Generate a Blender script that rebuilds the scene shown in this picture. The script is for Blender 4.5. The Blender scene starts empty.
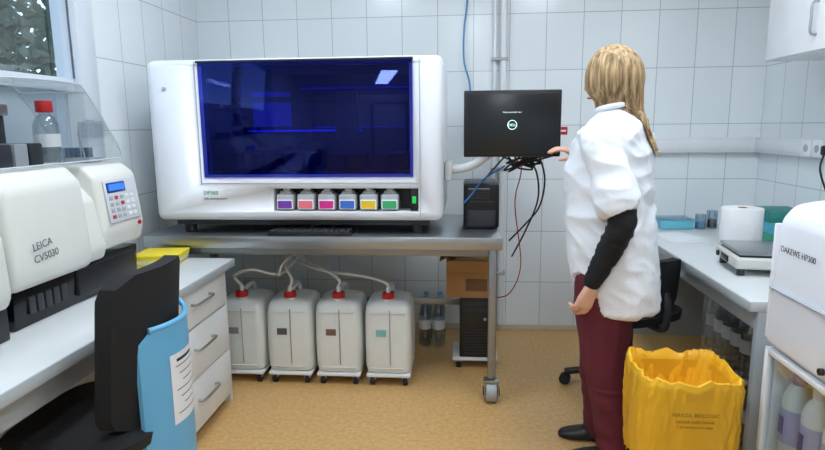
import bpy,bmesh,math,random
from mathutils import Vector,Matrix,noise
from mathutils.bvhtree import BVHTree
random.seed(7)
V=Vector
sc=bpy.context.scene
def link(o):
    sc.collection.objects.link(o);return o
def group(name,loc=(0,0,0),rz=0.0):
    e=bpy.data.objects.new(name,None);e.location=loc;e.rotation_euler=(0,0,rz);e.empty_display_size=.05
    return link(e)
def lin(c):
    r=[]
    for v in c[:3]:
        v=v/255.
        r.append(v/12.92 if v<=.04045 else ((v+.055)/1.055)**2.4)
    return (r[0],r[1],r[2],1)
MC={}
def mat(name,col,rough=.5,metal=0.,var=.05,scale=9.,bump=0.,bscale=80.,trans=0.,emit=None,es=0.,alpha=1.,coat=0.,sss=0.,stretch=None):
    if name in MC: return MC[name]
    m=bpy.data.materials.new(name);m.use_nodes=True;nt=m.node_tree;N=nt.nodes;L=nt.links
    b=N['Principled BSDF'];c=lin(col)
    tc=N.new('ShaderNodeTexCoord');no=N.new('ShaderNodeTexNoise');no.inputs['Scale'].default_value=scale;no.inputs['Detail'].default_value=4
    src=tc.outputs['Object']
    if stretch:
        mp=N.new('ShaderNodeMapping');mp.inputs['Scale'].default_value=stretch;L.new(src,mp.inputs[0]);src=mp.outputs[0]
    L.new(src,no.inputs['Vector'])
    rp=N.new('ShaderNodeMix');rp.data_type='RGBA'
    rp.inputs[6].default_value=tuple(v*(1-var) for v in c[:3])+(1,)
    rp.inputs[7].default_value=tuple(min(1,v*(1+var)) for v in c[:3])+(1,)
    L.new(no.outputs['Fac'],rp.inputs[0]);L.new(rp.outputs[2],b.inputs['Base Color'])
    b.inputs['Roughness'].default_value=rough;b.inputs['Metallic'].default_value=metal
    b.inputs['Transmission Weight'].default_value=trans;b.inputs['Alpha'].default_value=alpha
    b.inputs['Coat Weight'].default_value=coat
    if sss: b.inputs['Subsurface Weight'].default_value=sss;b.inputs['Subsurface Scale'].default_value=.01
    if emit: b.inputs['Emission Color'].default_value=lin(emit);b.inputs['Emission Strength'].default_value=es
    if bump:
        n2=N.new('ShaderNodeTexNoise');n2.inputs['Scale'].default_value=bscale;L.new(src,n2.inputs['Vector'])
        bp=N.new('ShaderNodeBump');bp.inputs['Strength'].default_value=bump;bp.inputs['Distance'].default_value=.01
        L.new(n2.outputs['Fac'],bp.inputs['Height']);L.new(bp.outputs[0],b.inputs['Normal'])
    MC[name]=m;return m
def glass(name,tint,refl=.08,rough=.02,gcol=(1,1,1),edge=.6):
    if name in MC: return MC[name]
    m=bpy.data.materials.new(name);m.use_nodes=True;nt=m.node_tree;N=nt.nodes;L=nt.links
    N.remove(N['Principled BSDF']);o=N['Material Output']
    t=N.new('ShaderNodeBsdfTransparent');t.inputs[0].default_value=tuple(tint)+(1,)
    g=N.new('ShaderNodeBsdfGlossy');g.inputs['Roughness'].default_value=rough;g.inputs[0].default_value=tuple(gcol)+(1,)
    lw=N.new('ShaderNodeLayerWeight');lw.inputs[0].default_value=.25
    ma=N.new('ShaderNodeMath');ma.operation='MULTIPLY_ADD';ma.inputs[1].default_value=edge;ma.inputs[2].default_value=refl
    L.new(lw.outputs['Fresnel'],ma.inputs[0]);mx=N.new('ShaderNodeMixShader')
    L.new(ma.outputs[0],mx.inputs[0]);L.new(t.outputs[0],mx.inputs[1]);L.new(g.outputs[0],mx.inputs[2]);L.new(mx.outputs[0],o.inputs[0])
    MC[name]=m;return m
def fin(name,bm,m,parent=None,smooth=True,loc=None):
    bmesh.ops.recalc_face_normals(bm,faces=bm.faces)
    me=bpy.data.meshes.new(name);bm.to_mesh(me);bm.free()
    if smooth:
        for p in me.polygons:p.use_smooth=True
        try: me.set_sharp_from_angle(angle=math.radians(38))
        except Exception: pass
    ms=m if isinstance(m,(list,tuple)) else [m]
    for k in ms: me.materials.append(k)
    o=bpy.data.objects.new(name,me)
    if loc: o.location=loc
    link(o)
    if parent: o.parent=parent
    return o
def box(name,mn,mx,m,parent=None,bev=.004,seg=2,rot=None):
    mn=V(mn);mx=V(mx);c=(mn+mx)/2;s=mx-mn
    bm=bmesh.new();bmesh.ops.create_cube(bm,size=1)
    for v in bm.verts: v.co=V((v.co.x*s.x,v.co.y*s.y,v.co.z*s.z))
    if bev>0:
        bmesh.ops.bevel(bm,geom=bm.edges[:],offset=min(bev,min(s)*.48),segments=seg,profile=.5,affect='EDGES')
    o=fin(name,bm,m,parent,loc=c)
    if rot:o.rotation_euler=rot
    return o
def cyl(name,p0,p1,r,m,parent=None,r2=None,n=24,bev=0.):
    p0=V(p0);p1=V(p1);d=p1-p0;r2=r if r2 is None else r2
    bm=bmesh.new();bmesh.ops.create_cone(bm,cap_ends=True,segments=n,radius1=r,radius2=r2,depth=d.length)
    if bev:
        ed=[e for e in bm.edges if abs(e.verts[0].co.z-e.verts[1].co.z)<1e-6]
        bmesh.ops.bevel(bm,geom=ed,offset=bev,segments=2,profile=.5,affect='EDGES')
    q=V((0,0,1)).rotation_difference(d.normalized())
    o=fin(name,bm,m,parent,loc=(p0+p1)/2);o.rotation_mode='QUATERNION';o.rotation_quaternion=q
    return o
def lathe(name,c,prof,m,parent=None,n=28,zs=1):
    bm=bmesh.new();rings=[]
    for r,z in prof:
        rings.append([bm.verts.new((r*math.cos(2*math.pi*i/n),r*math.sin(2*math.pi*i/n),z)) for i in range(n)] if r>1e-5 else [bm.verts.new((0,0,z))])
    for a,b in zip(rings,rings[1:]):
        for i in range(n):
            j=(i+1)%n
            if len(a)==1 and len(b)==1: continue
            if len(a)==1: bm.faces.new((a[0],b[j],b[i]))
            elif len(b)==1: bm.faces.new((a[i],a[j],b[0]))
            else: bm.faces.new((a[i],a[j],b[j],b[i]))
    return fin(name,bm,m,parent,loc=c)
def cat(pts,k=6):
    P=[V(p) for p in pts]
    if len(P)<3: return P
    out=[]
    for i in range(len(P)-1):
        a=P[max(i-1,0)];b=P[i];c=P[i+1];d=P[min(i+2,len(P)-1)]
        for j in range(k):
            t=j/k
            out.append(.5*((2*b)+(c-a)*t+(2*a-5*b+4*c-d)*t*t+(3*b-a-3*c+d)*t**3))
    out.append(P[-1]);return out
def tube(name,pts,r,m,parent=None,k=8,res=3):
    if not isinstance(pts[0][0],(list,tuple,Vector)): pts=[pts]
    cu=bpy.data.curves.new(name,'CURVE');cu.dimensions='3D';cu.bevel_depth=r;cu.bevel_resolution=res;cu.use_fill_caps=True
    for pp in pts:
        q=cat(pp,k);s=cu.splines.new('POLY');s.points.add(len(q)-1)
        for i,p in enumerate(q): s.points[i].co=(p.x,p.y,p.z,1)
    cu.materials.append(m);o=link(bpy.data.objects.new(name,cu))
    if parent:o.parent=parent
    return o
def prism(name,poly,ax,lo,hi,m,parent=None,bev=.004,seg=2):
    bm=bmesh.new()
    def P(a,b,t):
        return {0:(t,a,b),1:(a,t,b),2:(a,b,t)}[ax]
    A=[bm.verts.new(P(a,b,lo)) for a,b in poly];B=[bm.verts.new(P(a,b,hi)) for a,b in poly];n=len(poly)
    bm.faces.new(A);bm.faces.new(B[::-1])
    for i in range(n):bm.faces.new((A[i],B[i],B[(i+1)%n],A[(i+1)%n]))
    bmesh.ops.recalc_face_normals(bm,faces=bm.faces)
    if bev:bmesh.ops.bevel(bm,geom=bm.edges[:],offset=bev,segments=seg,profile=.5,affect='EDGES')
    return fin(name,bm,m,parent)
def text(name,s,loc,rot,size,m,parent=None,al='LEFT'):
    cu=bpy.data.curves.new(name,'FONT');cu.body=s;cu.size=size;cu.extrude=.0004;cu.align_x=al;cu.materials.append(m)
    o=link(bpy.data.objects.new(name,cu));o.location=loc;o.rotation_euler=[math.radians(a) for a in rot]
    if parent:o.parent=parent
    return o
def cut(o,boxes):
    cs=[]
    for mn,mx in boxes:
        mn=V(mn);mx=V(mx);bm=bmesh.new();bmesh.ops.create_cube(bm,size=1)
        for v in bm.verts:
            v.co=V((v.co.x*(mx-mn).x,v.co.y*(mx-mn).y,v.co.z*(mx-mn).z))+(mn+mx)/2
        me=bpy.data.meshes.new('c');bm.to_mesh(me);bm.free();c=link(bpy.data.objects.new('c',me));c.parent=o.parent;cs.append(c)
        md=o.modifiers.new('b','BOOLEAN');md.operation='DIFFERENCE';md.object=c;md.solver='EXACT'
    bpy.context.view_layer.update()
    dg=bpy.context.evaluated_depsgraph_get();me=bpy.data.meshes.new_from_object(o.evaluated_get(dg))
    o.modifiers.clear();o.data=me
    for c in cs:bpy.data.objects.remove(c)
def srect(u,w,n=24,e=2.):
    out=[]
    for i in range(n):
        t=2*math.pi*i/n;c=math.cos(t);s=math.sin(t)
        out.append((u*math.copysign(abs(c)**(2/e),c),w*math.copysign(abs(s)**(2/e),s)))
    return out
def loft(bm,secs,n=28,cap=True):
    R=[]
    for s in secs:
        c,u,w=V(s[0]),V(s[1]),V(s[2]);e=s[3] if len(s)>3 else 2.
        R.append([bm.verts.new(c+u*a+w*b) for a,b in srect(1,1,n,e)])
    for a,b in zip(R,R[1:]):
        for i in range(n):bm.faces.new((a[i],a[(i+1)%n],b[(i+1)%n],b[i]))
    if cap: bm.faces.new(R[0][::-1]);bm.faces.new(R[-1])
def limb(bm,pts,rad,n=20,k=5,flat=1.,fdir=None,caps=True):
    P=cat(pts,k);m=len(P);RR=[]
    for i in range(m):
        t=i/(m-1)*(len(rad)-1);j=min(int(t),len(rad)-2);RR.append(rad[j]+(rad[j+1]-rad[j])*(t-j))
    S=[];u0=V(fdir) if fdir else V((0,1,0.01))
    for i in range(m):
        t=(P[min(i+1,m-1)]-P[max(i-1,0)]).normalized();u=(u0-t*u0.dot(t)).normalized();w=t.cross(u)
        S.append((P[i],u,w,RR[i],t))
    secs=[]
    if caps:
        c,u,w,r,t=S[0]
        for a in (80,55,28):
            a=math.radians(a);secs.append((c-t*r*math.sin(a)*.9,u*r*math.cos(a)*flat,w*r*math.cos(a)))
    for c,u,w,r,t in S:secs.append((c,u*r*flat,w*r))
    if caps:
        c,u,w,r,t=S[-1]
        for a in (28,55,80):
            a=math.radians(a);secs.append((c+t*r*math.sin(a)*.9,u*r*math.cos(a)*flat,w*r*math.cos(a)))
    loft(bm,secs,n)
def remesh(bm,vox,smooth=2):
    bmesh.ops.recalc_face_normals(bm,faces=bm.faces)
    me=bpy.data.meshes.new('t');bm.to_mesh(me);bm.free();o=link(bpy.data.objects.new('t',me))
    md=o.modifiers.new('r','REMESH');md.mode='VOXEL';md.voxel_size=vox
    bpy.context.view_layer.update();dg=bpy.context.evaluated_depsgraph_get()
    m2=bpy.data.meshes.new_from_object(o.evaluated_get(dg));bpy.data.objects.remove(o)
    b=bmesh.new();b.from_mesh(m2)
    for i in range(smooth):bmesh.ops.smooth_vert(b,verts=b.verts,factor=.5,use_axis_x=True,use_axis_y=True,use_axis_z=True)
    return b

# ---------------- materials
def tilemat(name,axis):
    m=bpy.data.materials.new(name);m.use_nodes=True;nt=m.node_tree;N=nt.nodes;L=nt.links;b=N['Principled BSDF']
    g=N.new('ShaderNodeNewGeometry');s=N.new('ShaderNodeSeparateXYZ');L.new(g.outputs['Position'],s.inputs[0])
    c=N.new('ShaderNodeCombineXYZ')
    def add(o,v):
        a=N.new('ShaderNodeMath');a.operation='ADD';a.inputs[1].default_value=v;L.new(o,a.inputs[0]);return a.outputs[0]
    L.new(add(s.outputs[axis],-.06+2.3 if axis==0 else -3.95+4.6),c.inputs[0]);L.new(add(s.outputs[2],-1.04+3.5),c.inputs[1])
    br=N.new('ShaderNodeTexBrick');br.offset=0;br.squash=1;L.new(c.outputs[0],br.inputs['Vector'])
    for k,v in (('Scale',1),('Mortar Size',.0026),('Mortar Smooth',.4),('Bias',0),('Brick Width',.23),('Row Height',.35)):br.inputs[k].default_value=v
    br.inputs['Color1'].default_value=lin((231,238,241));br.inputs['Color2'].default_value=lin((236,242,244));br.inputs['Mortar'].default_value=lin((180,188,193))
    L.new(br.outputs['Color'],b.inputs['Base Color']);b.inputs['Roughness'].default_value=.18
    no=N.new('ShaderNodeTexNoise');no.inputs['Scale'].default_value=5;L.new(c.outputs[0],no.inputs['Vector'])
    sb=N.new('ShaderNodeMath');sb.operation='MULTIPLY_ADD';sb.inputs[1].default_value=-.6;L.new(br.outputs['Fac'],sb.inputs[0])
    ml=N.new('ShaderNodeMath');ml.operation='MULTIPLY';ml.inputs[1].default_value=.35;L.new(no.outputs['Fac'],ml.inputs[0]);L.new(ml.outputs[0],sb.inputs[2])
    bp=N.new('ShaderNodeBump');bp.inputs['Strength'].default_value=.3;bp.inputs['Distance'].default_value=.004
    L.new(sb.outputs[0],bp.inputs['Height']);L.new(bp.outputs[0],b.inputs['Normal']);return m
TX=tilemat('wall_tile_x',0);TY=tilemat('wall_tile_y',1)
def floormat():
    m=bpy.data.materials.new('vinyl_floor');m.use_nodes=True;nt=m.node_tree;N=nt.nodes;L=nt.links;b=N['Principled BSDF']
    g=N.new('ShaderNodeNewGeometry');n1=N.new('ShaderNodeTexNoise');n1.inputs['Scale'].default_value=46;n1.inputs['Detail'].default_value=8;n1.inputs['Roughness'].default_value=.75
    L.new(g.outputs['Position'],n1.inputs['Vector'])
    cr=N.new('ShaderNodeValToRGB');cr.color_ramp.elements[0].position=.34;cr.color_ramp.elements[1].position=.66
    cr.color_ramp.elements[0].color=lin((192,146,86));cr.color_ramp.elements[1].color=lin((220,182,122));L.new(n1.outputs['Fac'],cr.inputs[0])
    L.new(cr.outputs[0],b.inputs['Base Color'])
    b.inputs['Roughness'].default_value=.36;return m
FL=floormat()
WHITE=mat('white_paint',(234,237,239),.35);BODY=mat('instrument_white',(232,236,242),.28,var=.02)
CREAM=mat('instrument_cream',(224,224,217),.4,var=.03);BLACK=mat('black_plastic',(22,22,25),.4)
DGREY=mat('dark_grey',(50,52,56),.5);LGREY=mat('light_grey',(170,174,178),.4)
STEEL=mat('brushed_steel',(175,178,180),.3,.9,var=.1,stretch=(1,30,30));GALV=mat('steel_tube',(150,154,158),.35,.8)
DESK=mat('desk_laminate',(218,222,222),.35);DESKE=mat('desk_edge',(180,188,192),.4)
RUB=mat('rubber',(30,30,32),.7);RED=mat('red_cap',(190,28,30),.4);HDPE=mat('hdpe',(226,230,228),.42,sss=.15)
CARD=mat('cardboard',(176,132,84),.8,var=.12,scale=20);PAPER=mat('paper',(236,238,240),.7)
INK=mat('ink',(35,40,50),.6);BLUE=mat('blue_plastic',(104,178,220),.4);YEL=mat('yellow_bag',(240,184,40),.34,var=.1)
CLEAR=glass('clear_acrylic',(.93,.95,.95),.05,edge=.4);PET=glass('pet_plastic',(.80,.86,.9),.10,.08);DOORG=glass('door_glass',(.9,.94,.96),.03,edge=.2)
PANE=glass('window_pane',(.95,.97,.98),.01,edge=.15)
GREEN=mat('green_print',(70,170,110),.5);FABB=mat('black_fabric',(24,25,28),.85,bump=.3,bscale=300)

# ---------------- room
def wall(name,mn,mx,m,cuts=None):
    o=box(name,mn,mx,m,None,bev=0)
    if cuts:cut(o,cuts)
    return o
X0,X1,Y0,Y1,H=-1.77,1.87,-1.6,3.95,2.75
wall('floor',(X0-.1,Y0-.1,-.1),(X1+.1,Y1+.1,0),FL)
wall('ceiling',(X0-.1,Y0-.1,H),(X1+.1,Y1+.1,H+.1),mat('ceiling_paint',(240,241,242),.8))
wall('wall_back',(X0-.1,Y1,0),(X1+.1,Y1+.1,H),TX)
wall('wall_front',(X0-.1,Y0-.1,0),(X1+.1,Y0,H),WHITE)
wall('wall_right',(X1,Y0,0),(X1+.1,Y1,H),TY)
wl=wall('wall_left',(X0-.2,Y0,0),(X0,Y1,H),TY)
cut(wl,[((X0-.3,.9,1.13),(X0+.1,2.80,2.5))])
# window
w=group('window_1',(X0-.08,1.85,1.13))
FR=mat('window_frame',(214,221,229),.35)
for n,a,b in (('frame_bottom',(-.04,-.95,0),(.05,.95,.06)),('frame_top',(-.04,-.95,1.31),(.05,.95,1.37)),('frame_far',(-.04,.82,.06),(.085,.95,1.31)),
  ('frame_near',(-.04,-.95,.06),(.05,-.87,1.31)),('mullion',(-.03,-.06,.06),(.04,.02,1.31)),('transom',(-.03,-.87,.44),(.045,.82,.50)),
  ('sill_board',(.05,-.93,-.0),(.12,.93,.03))):
    box(n,a,b,FR,w,.006)
box('glass_upper',(-.004,-.87,.5),(.004,.82,1.31),PANE,w,0)
box('frosted_pane',(-.004,-.87,.06),(.004,.82,.44),mat('frosted_film',(214,222,228),.6,trans=.75),w,0)
box('window_gasket',(.047,.812,.50),(.052,.822,1.31),mat('gasket',(90,98,108),.6),w,0)
# outside
gr=box('garden_ground',(-14,-6,-1.1),(-2.2,14,-1.0),mat('grass',(60,85,40),.9),None,0)
LEAF=mat('leaves',(52,74,46),.5,var=.6,scale=3);BARK=mat('bark',(70,58,46),.9)
for ti,(tx,ty,s) in enumerate([(-4.2,4.6,1.0),(-5.4,6.6,1.2)]):
    t=group('garden_tree',(tx,ty,-1.0))
    cyl('trunk',(0,0,0),(0,0,3.4),.14,BARK,t,.06)
    bm=bmesh.new()
    for k in range(4300):
        d=V((random.gauss(0,1),random.gauss(0,1),random.gauss(0,1))).normalized()*(random.random()**.45)
        p=V((d.x*1.35*s,d.y*1.6*s,3.3+d.z*1.5*s))
        if noise.noise(p*1.4)<-.12: continue
        a=V((random.gauss(0,1),random.gauss(0,1),random.gauss(0,1))).normalized()*.07;b=a.orthogonal().normalized()*.035
        bm.faces.new([bm.verts.new(p+a),bm.verts.new(p+b),bm.verts.new(p-a),bm.verts.new(p-b)])
    fin('foliage',bm,LEAF,t,smooth=False)
# trunking and pipe
TRK=mat('trunking_plastic',(230,233,233),.4)
t=group('cable_trunking',(X1,Y1,1.21))
box('duct_back',(-1.12,-.045,0),(-.045,-.001,.095),TRK,t,.004);box('duct_lid_back',(-1.12,-.05,.02),(-.05,-.045,.075),WHITE,t,.002)
box('duct_side',(-.045,-2.9,0),(-.001,-.001,.095),TRK,t,.004);box('duct_lid_side',(-.05,-2.9,.02),(-.045,-.05,.075),WHITE,t,.002)
for i in range(3):
    y=-.62-.1*i
    box('socket_%d'%i,(-.058,y-.045,.004),(-.05,y+.045,.092),WHITE,t,.004);cyl('socket_hole_%d'%i,(-.0595,y,.048),(-.05,y,.048),.02,LGREY,t)
box('plug',(-.1,-.87,.02),(-.058,-.82,.07),BLACK,t,.01)
tube('plug_cable',[(-.09,-.845,.03),(-.11,-.86,-.05),(-.09,-.9,-.16),(-.05,-.95,-.3)],.005,BLACK,t)
p=group('wall_pipe',(.25,Y1-.03,0))
tube('pipe',[(0,0,.05),(0,0,1.2),(0,0,2.74)],.022,WHITE,p);tube('pipe_thin',[(-.055,.008,.05),(-.055,.008,2.74)],.012,WHITE,p)
for z in (.4,1.1,1.8,2.4):box('clip_%d'%int(z*10),(-.075,-.026,z),(.03,.028,z+.02),LGREY,p,.003)
s=group('fire_sign',(.64,Y1-.006,1.33));box('plate',(-.05,0,0),(.03,.005,.05),RED,s,.001);box('plate_band',(-.04,-.002,.018),(.02,0,.03),PAPER,s,0)
# door behind camera
d=group('door_1',(.4,Y0+.005,0));box('leaf',(-.45,0,0),(.45,.04,2.05),WHITE,d,.004);box('handle',(-.38,.04,1.0),(-.26,.08,1.03),STEEL,d,.006)
box('jamb_left',(-.52,0,0),(-.455,.06,2.12),LGREY,d,.003);box('jamb_right',(.455,0,0),(.52,.06,2.12),LGREY,d,.003);box('jamb_top',(-.455,0,2.055),(.455,.06,2.12),LGREY,d,.003)
# baseboards
BB=mat('baseboard_tile',(206,198,180),.4)
box('baseboard_back',(X0,Y1-.012,0),(X1,Y1,.04),BB,None,.002)

# ceiling lamps
EM=mat('lamp_panel',(255,255,255),.5,emit=(234,244,255),es=24.)
for cx,cy in ((-.75,2.0),(.75,2.0),(.1,-.3)):
    l=group('ceiling_lamp',(cx,cy,H));box('housing',(-.17,-.62,-.05),(.17,.62,-.001),WHITE,l,.004);box('diffuser',(-.15,-.6,-.056),(.15,.6,-.05),EM,l,0)

# ---------------- steel table
T=group('steel_table',(-.715,3.2,0))
box('top',(-.905,-.38,.82),(.905,.38,.86),STEEL,T,.005)
box('front_lip',(-.905,-.386,.80),(.905,-.38,.858),STEEL,T,.002)
for n,x,y in (('fl',-.86,-.34),('fr',.86,-.34),('bl',-.86,.34),('br',.86,.34)):
    box('leg_'+n,(x-.02,y-.02,.13),(x+.02,y+.02,.82),GALV,T,.004)
    cyl('caster_stem_'+n,(x,y,.1),(x,y,.14),.014,STEEL,T)
    box('caster_fork_a_'+n,(x-.038,y-.03,.035),(x-.03,y+.03,.115),STEEL,T,.003);box('caster_fork_b_'+n,(x+.03,y-.03,.035),(x+.038,y+.03,.115),STEEL,T,.003)
    box('caster_fork_top_'+n,(x-.038,y-.03,.108),(x+.038,y+.03,.12),STEEL,T,.003)
    cyl('caster_wheel_'+n,(x-.027,y,.054),(x+.027,y,.054),.054,LGREY,T,bev=.006);cyl('caster_hub_'+n,(x-.042,y,.054),(x+.042,y,.054),.024,RUB,T)
box('rail_back',(-.84,.33,.3),(.84,.35,.34),GALV,T,.003);box('apron_back',(-.84,.32,.76),(.84,.34,.82),GALV,T,.003)
box('apron_right',(.85,-.32,.76),(.87,.32,.82),GALV,T,.003);box('apron_left',(-.87,-.32,.76),(-.85,.32,.82),GALV,T,.003)
box('apron_front',(-.84,-.35,.76),(.84,-.335,.80),GALV,T,.003)

# ---------------- slide stainer (big instrument)
A=group('slide_stainer_instrument',(-.835,3.215,.93))
hx,hd,hz=.738,.345,.80
b=box('housing',(-hx,-hd,0),(hx,hd,hz),BODY,A,.04,4)
b.location=(0,0,0);b.data.transform(Matrix.Translation((0,0,hz/2)))
cut(b,[((-.445,-.5,.235),(.575,.22,.765)),((-.115,-.5,.05),(.615,-.22,.165))])
NAVY=mat('chamber_navy',(10,12,84),.4);NAVY2=mat('module_navy',(8,10,60),.35)
RGLOW=mat('reflect_glow',(20,30,200),.5,emit=(30,50,255),es=1.6);RGLOW2=mat('reflect_glow_dim',(20,30,180),.5,emit=(24,36,230),es=.6)  # glowing blues, added to imitate reflection streaks in the window glass
RPANEL=mat('reflect_panel_glow',(40,60,200),.4,emit=(24,40,230),es=.5)  # glowing blue, imitates the bright block reflected in the glass
box('chamber_back',(-.445,.20,.235),(.575,.215,.765),NAVY,A,0);box('chamber_floor',(-.445,-.3,.235),(.575,.2,.241),NAVY,A,0);box('chamber_roof',(-.445,-.3,.759),(.575,.2,.765),NAVY,A,0)
box('chamber_side_l',(-.445,-.3,.241),(-.44,.2,.759),NAVY,A,0);box('chamber_side_r',(.57,-.3,.241),(.575,.2,.759),NAVY,A,0)
box('reflect_streak_1',(-.10,.185,.68),(.54,.198,.69),RGLOW2,A,.002);box('reflect_streak_2',(-.42,.185,.44),(.25,.198,.450),RGLOW,A,.002)  # added glowing strips in place of reflections on the glass, no real lamps
box('reflect_streak_3',(.0,.1,.46),(.5,.112,.468),RGLOW2,A,.002);box('reflect_panel',(-.33,.02,.47),(-.15,.16,.66),RPANEL,A,.006)  # last streak, plus an added glowing panel standing in for a reflected window
for i in range(9):box('stain_tray_%d'%i,(-.42+i*.11,-.2,.245),(-.33+i*.11,.12,.33),NAVY2,A,.006)
box('gantry_beam',(-.43,-.02,.60),(.565,.03,.63),NAVY2,A,.004);box('gantry_head',(.15,-.06,.40),(.27,-.02,.65),NAVY2,A,.008)
box('window_glass',(-.462,-.352,.222),(.59,-.344,.785),glass('tinted_window',(.20,.23,.66),.11,.03,(.14,.18,.62),.35),A,.002)
box('window_rim_top',(-.47,-.357,.779),(.595,-.343,.789),BLACK,A,.002);box('seam_left',(-.482,-.350,.19),(-.478,-.344,.785),LGREY,A,0)
box('seam_right',(.622,-.348,.02),(.625,-.343,.785),LGREY,A,0);box('seam_low',(-.48,-.348,.190),(.622,-.343,.193),LGREY,A,0)
box('reagent_bay_back',(-.115,-.226,.05),(.615,-.222,.165),BLACK,A,0)
cols=[(120,60,170),(236,120,130),(214,40,140),(60,110,200),(236,200,50),(60,170,110)]
for i,c in enumerate(cols):
    x=-.06+i*.106
    bt=box('reagent_bottle_%d'%i,(x-.045,-.335,.055),(x+.045,-.24,.135),LGREY,A,.012,3)
    box('bottle_shoulder_%d'%i,(x-.03,-.325,.13),(x+.03,-.26,.15),LGREY,A,.01);cyl('bottle_cap_%d'%i,(x,-.295,.148),(x,-.295,.16),.018,WHITE,A)
    box('bottle_label_%d'%i,(x-.04,-.338,.06),(x+.04,-.334,.108),PAPER,A,0);box('label_colour_%d'%i,(x-.035,-.340,.064),(x+.035,-.337,.102),mat('label_%d'%i,c,.5),A,0)
box('switch_panel',(.575,-.34,.055),(.612,-.3,.16),BLACK,A,.003);box('power_switch',(.583,-.345,.09),(.603,-.339,.125),mat('green_switch',(30,190,90),.4,emit=(30,200,90),es=.4),A,.003)
for x in (-.6,.6):
    for y in (-.25,.25):cyl('foot_%d_%d'%(x*10,y*10),(x,y,-.068),(x,y,.02),.03,BLACK,A)
box('base_tray',(-.66,-.28,-.03),(.66,.3,.01),DGREY,A,.006)
text('logo_sub','DP360',(-.475,-.3475,.135),(90,0,0),.028,GREEN,A);text('logo_small','slide staining system',(-.475,-.3475,.11),(90,0,0),.015,INK,A)
cyl('badge',(-.64,-.352,.66),(-.64,-.344,.66),.009,LGREY,A)
# keyboard
K=group('keyboard',(-.77,2.9,.86));box('tray',(-.215,-.06,.0),(.215,.07,.016),BLACK,K,.004)
for r in range(4):
    for c in range(15):box('key_%d_%d'%(r,c),(-.205+c*.0275,-.05+r*.028,.014),(-.181+c*.0275,-.026+r*.028,.024),DGREY,K,.002,1)

# monitor
M=group('monitor',(.222,2.80,1.402))
box('bezel',(-.222,-.015,-.152),(.222,.02,.152),BLACK,M,.006);box('screen',(-.207,-.0175,-.135),(.207,-.014,.137),mat('screen_glass',(8,10,12),.3,emit=(22,30,34),es=.5),M,.001)
GLO=mat('screen_glow',(200,240,225),.5,emit=(190,235,220),es=1.2)
bm=bmesh.new()
for i in range(32):
    a=2*math.pi*i/32;c2=2*math.pi*(i+1)/32
    bm.faces.new([bm.verts.new((r*math.cos(q),-.019,r*math.sin(q)-.005)) for r,q in ((.019,a),(.022,a),(.022,c2),(.019,c2))])
fin('logo_ring',bm,GLO,M,False);text('logo_text','DELL',(0,-.019,-.011),(90,0,0),.016,GLO,M,'CENTER')
text('status_text','Preparing automatic repair',(0,-.019,.05),(90,0,0),.008,GLO,M,'CENTER')
box('rear_shell',(-.13,.02,-.1),(.13,.05,.09),BLACK,M,.01);box('vesa_plate',(-.05,.05,-.05),(.05,.065,.05),DGREY,M,.004)
tube('arm_link',[(0,.08,0),(-.09,.11,-.13),(-.15,.13,-.185),(-.22,.16,-.215),(-.30,.22,-.225)],.022,WHITE,M);box('arm_mount',(-.317,.15,-.28),(-.28,.28,-.18),WHITE,M,.012)
box('arm_end',(-.03,.06,-.03),(.03,.1,.03),WHITE,M,.01)
# printer
U=group('label_printer',(.085,3.2,.86))
box('case',(-.085,-.14,0),(.1,.14,.24),BLACK,U,.018,3);box('front_slot',(-.05,-.146,.14),(.07,-.138,.148),DGREY,U,0);box('front_door',(-.06,-.147,.02),(.08,-.139,.10),DGREY,U,.004)
for i in range(6):box('grille_%d'%i,(-.06,-.144,.16+i*.01),(.05,-.139,.164+i*.01),LGREY if i==5 else DGREY,U,0)
# cables
C=group('cable_bundle',(.3,2.86,1.13))
cb=[]
for i in range(9):
    r=random.uniform
    cb.append([(-.12+.03*i,.0,.12),(-.1+r(-.03,.08),.03+r(0,.05),.07+r(-.02,.03)),(-.02+r(-.07,.1),.06,.055+r(-.04,.03)),(.03+r(-.05,.06),.05,.10),(.0+r(-.05,.05),.02,.13)])
cb.append([(.0,.02,.12),(.06,.1,.03),(.08,.2,-.12),(.03,.3,-.3),(-.03,.4,-.46)]);cb.append([(-.1,.02,.12),(-.17,.1,.03),(-.22,.2,-.05),(-.2,.3,-.12)])
cb.append([(.06,.02,.12),(.1,.1,.0),(.09,.2,-.15),(.03,.3,-.26),(-.05,.35,-.36)])
tube('black_cables',cb,.0045,BLACK,C)
tube('red_cable',[(-.02,.02,.10),(.0,.3,.0),(.0,.6,-.2),(.06,.8,-.6),(.0,.85,-.8),(-.1,.9,-.85)],.0035,RED,C)
tube('blue_cable',[(-.1,.05,.07),(-.2,.1,.0),(-.26,.12,-.08),(-.3,.1,-.12)],.0045,mat('blue_cable',(50,120,190),.4),C)
B2=group('air_hose',(0,0,0));tube('hose',[(.02,3.93,2.74),(.02,3.92,2.2),(-.0,3.92,2.0),(-.0,3.9,1.8),(.04,3.9,1.62),(.02,3.85,1.3)],.006,mat('hose_blue',(70,140,190),.4),B2)
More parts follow.
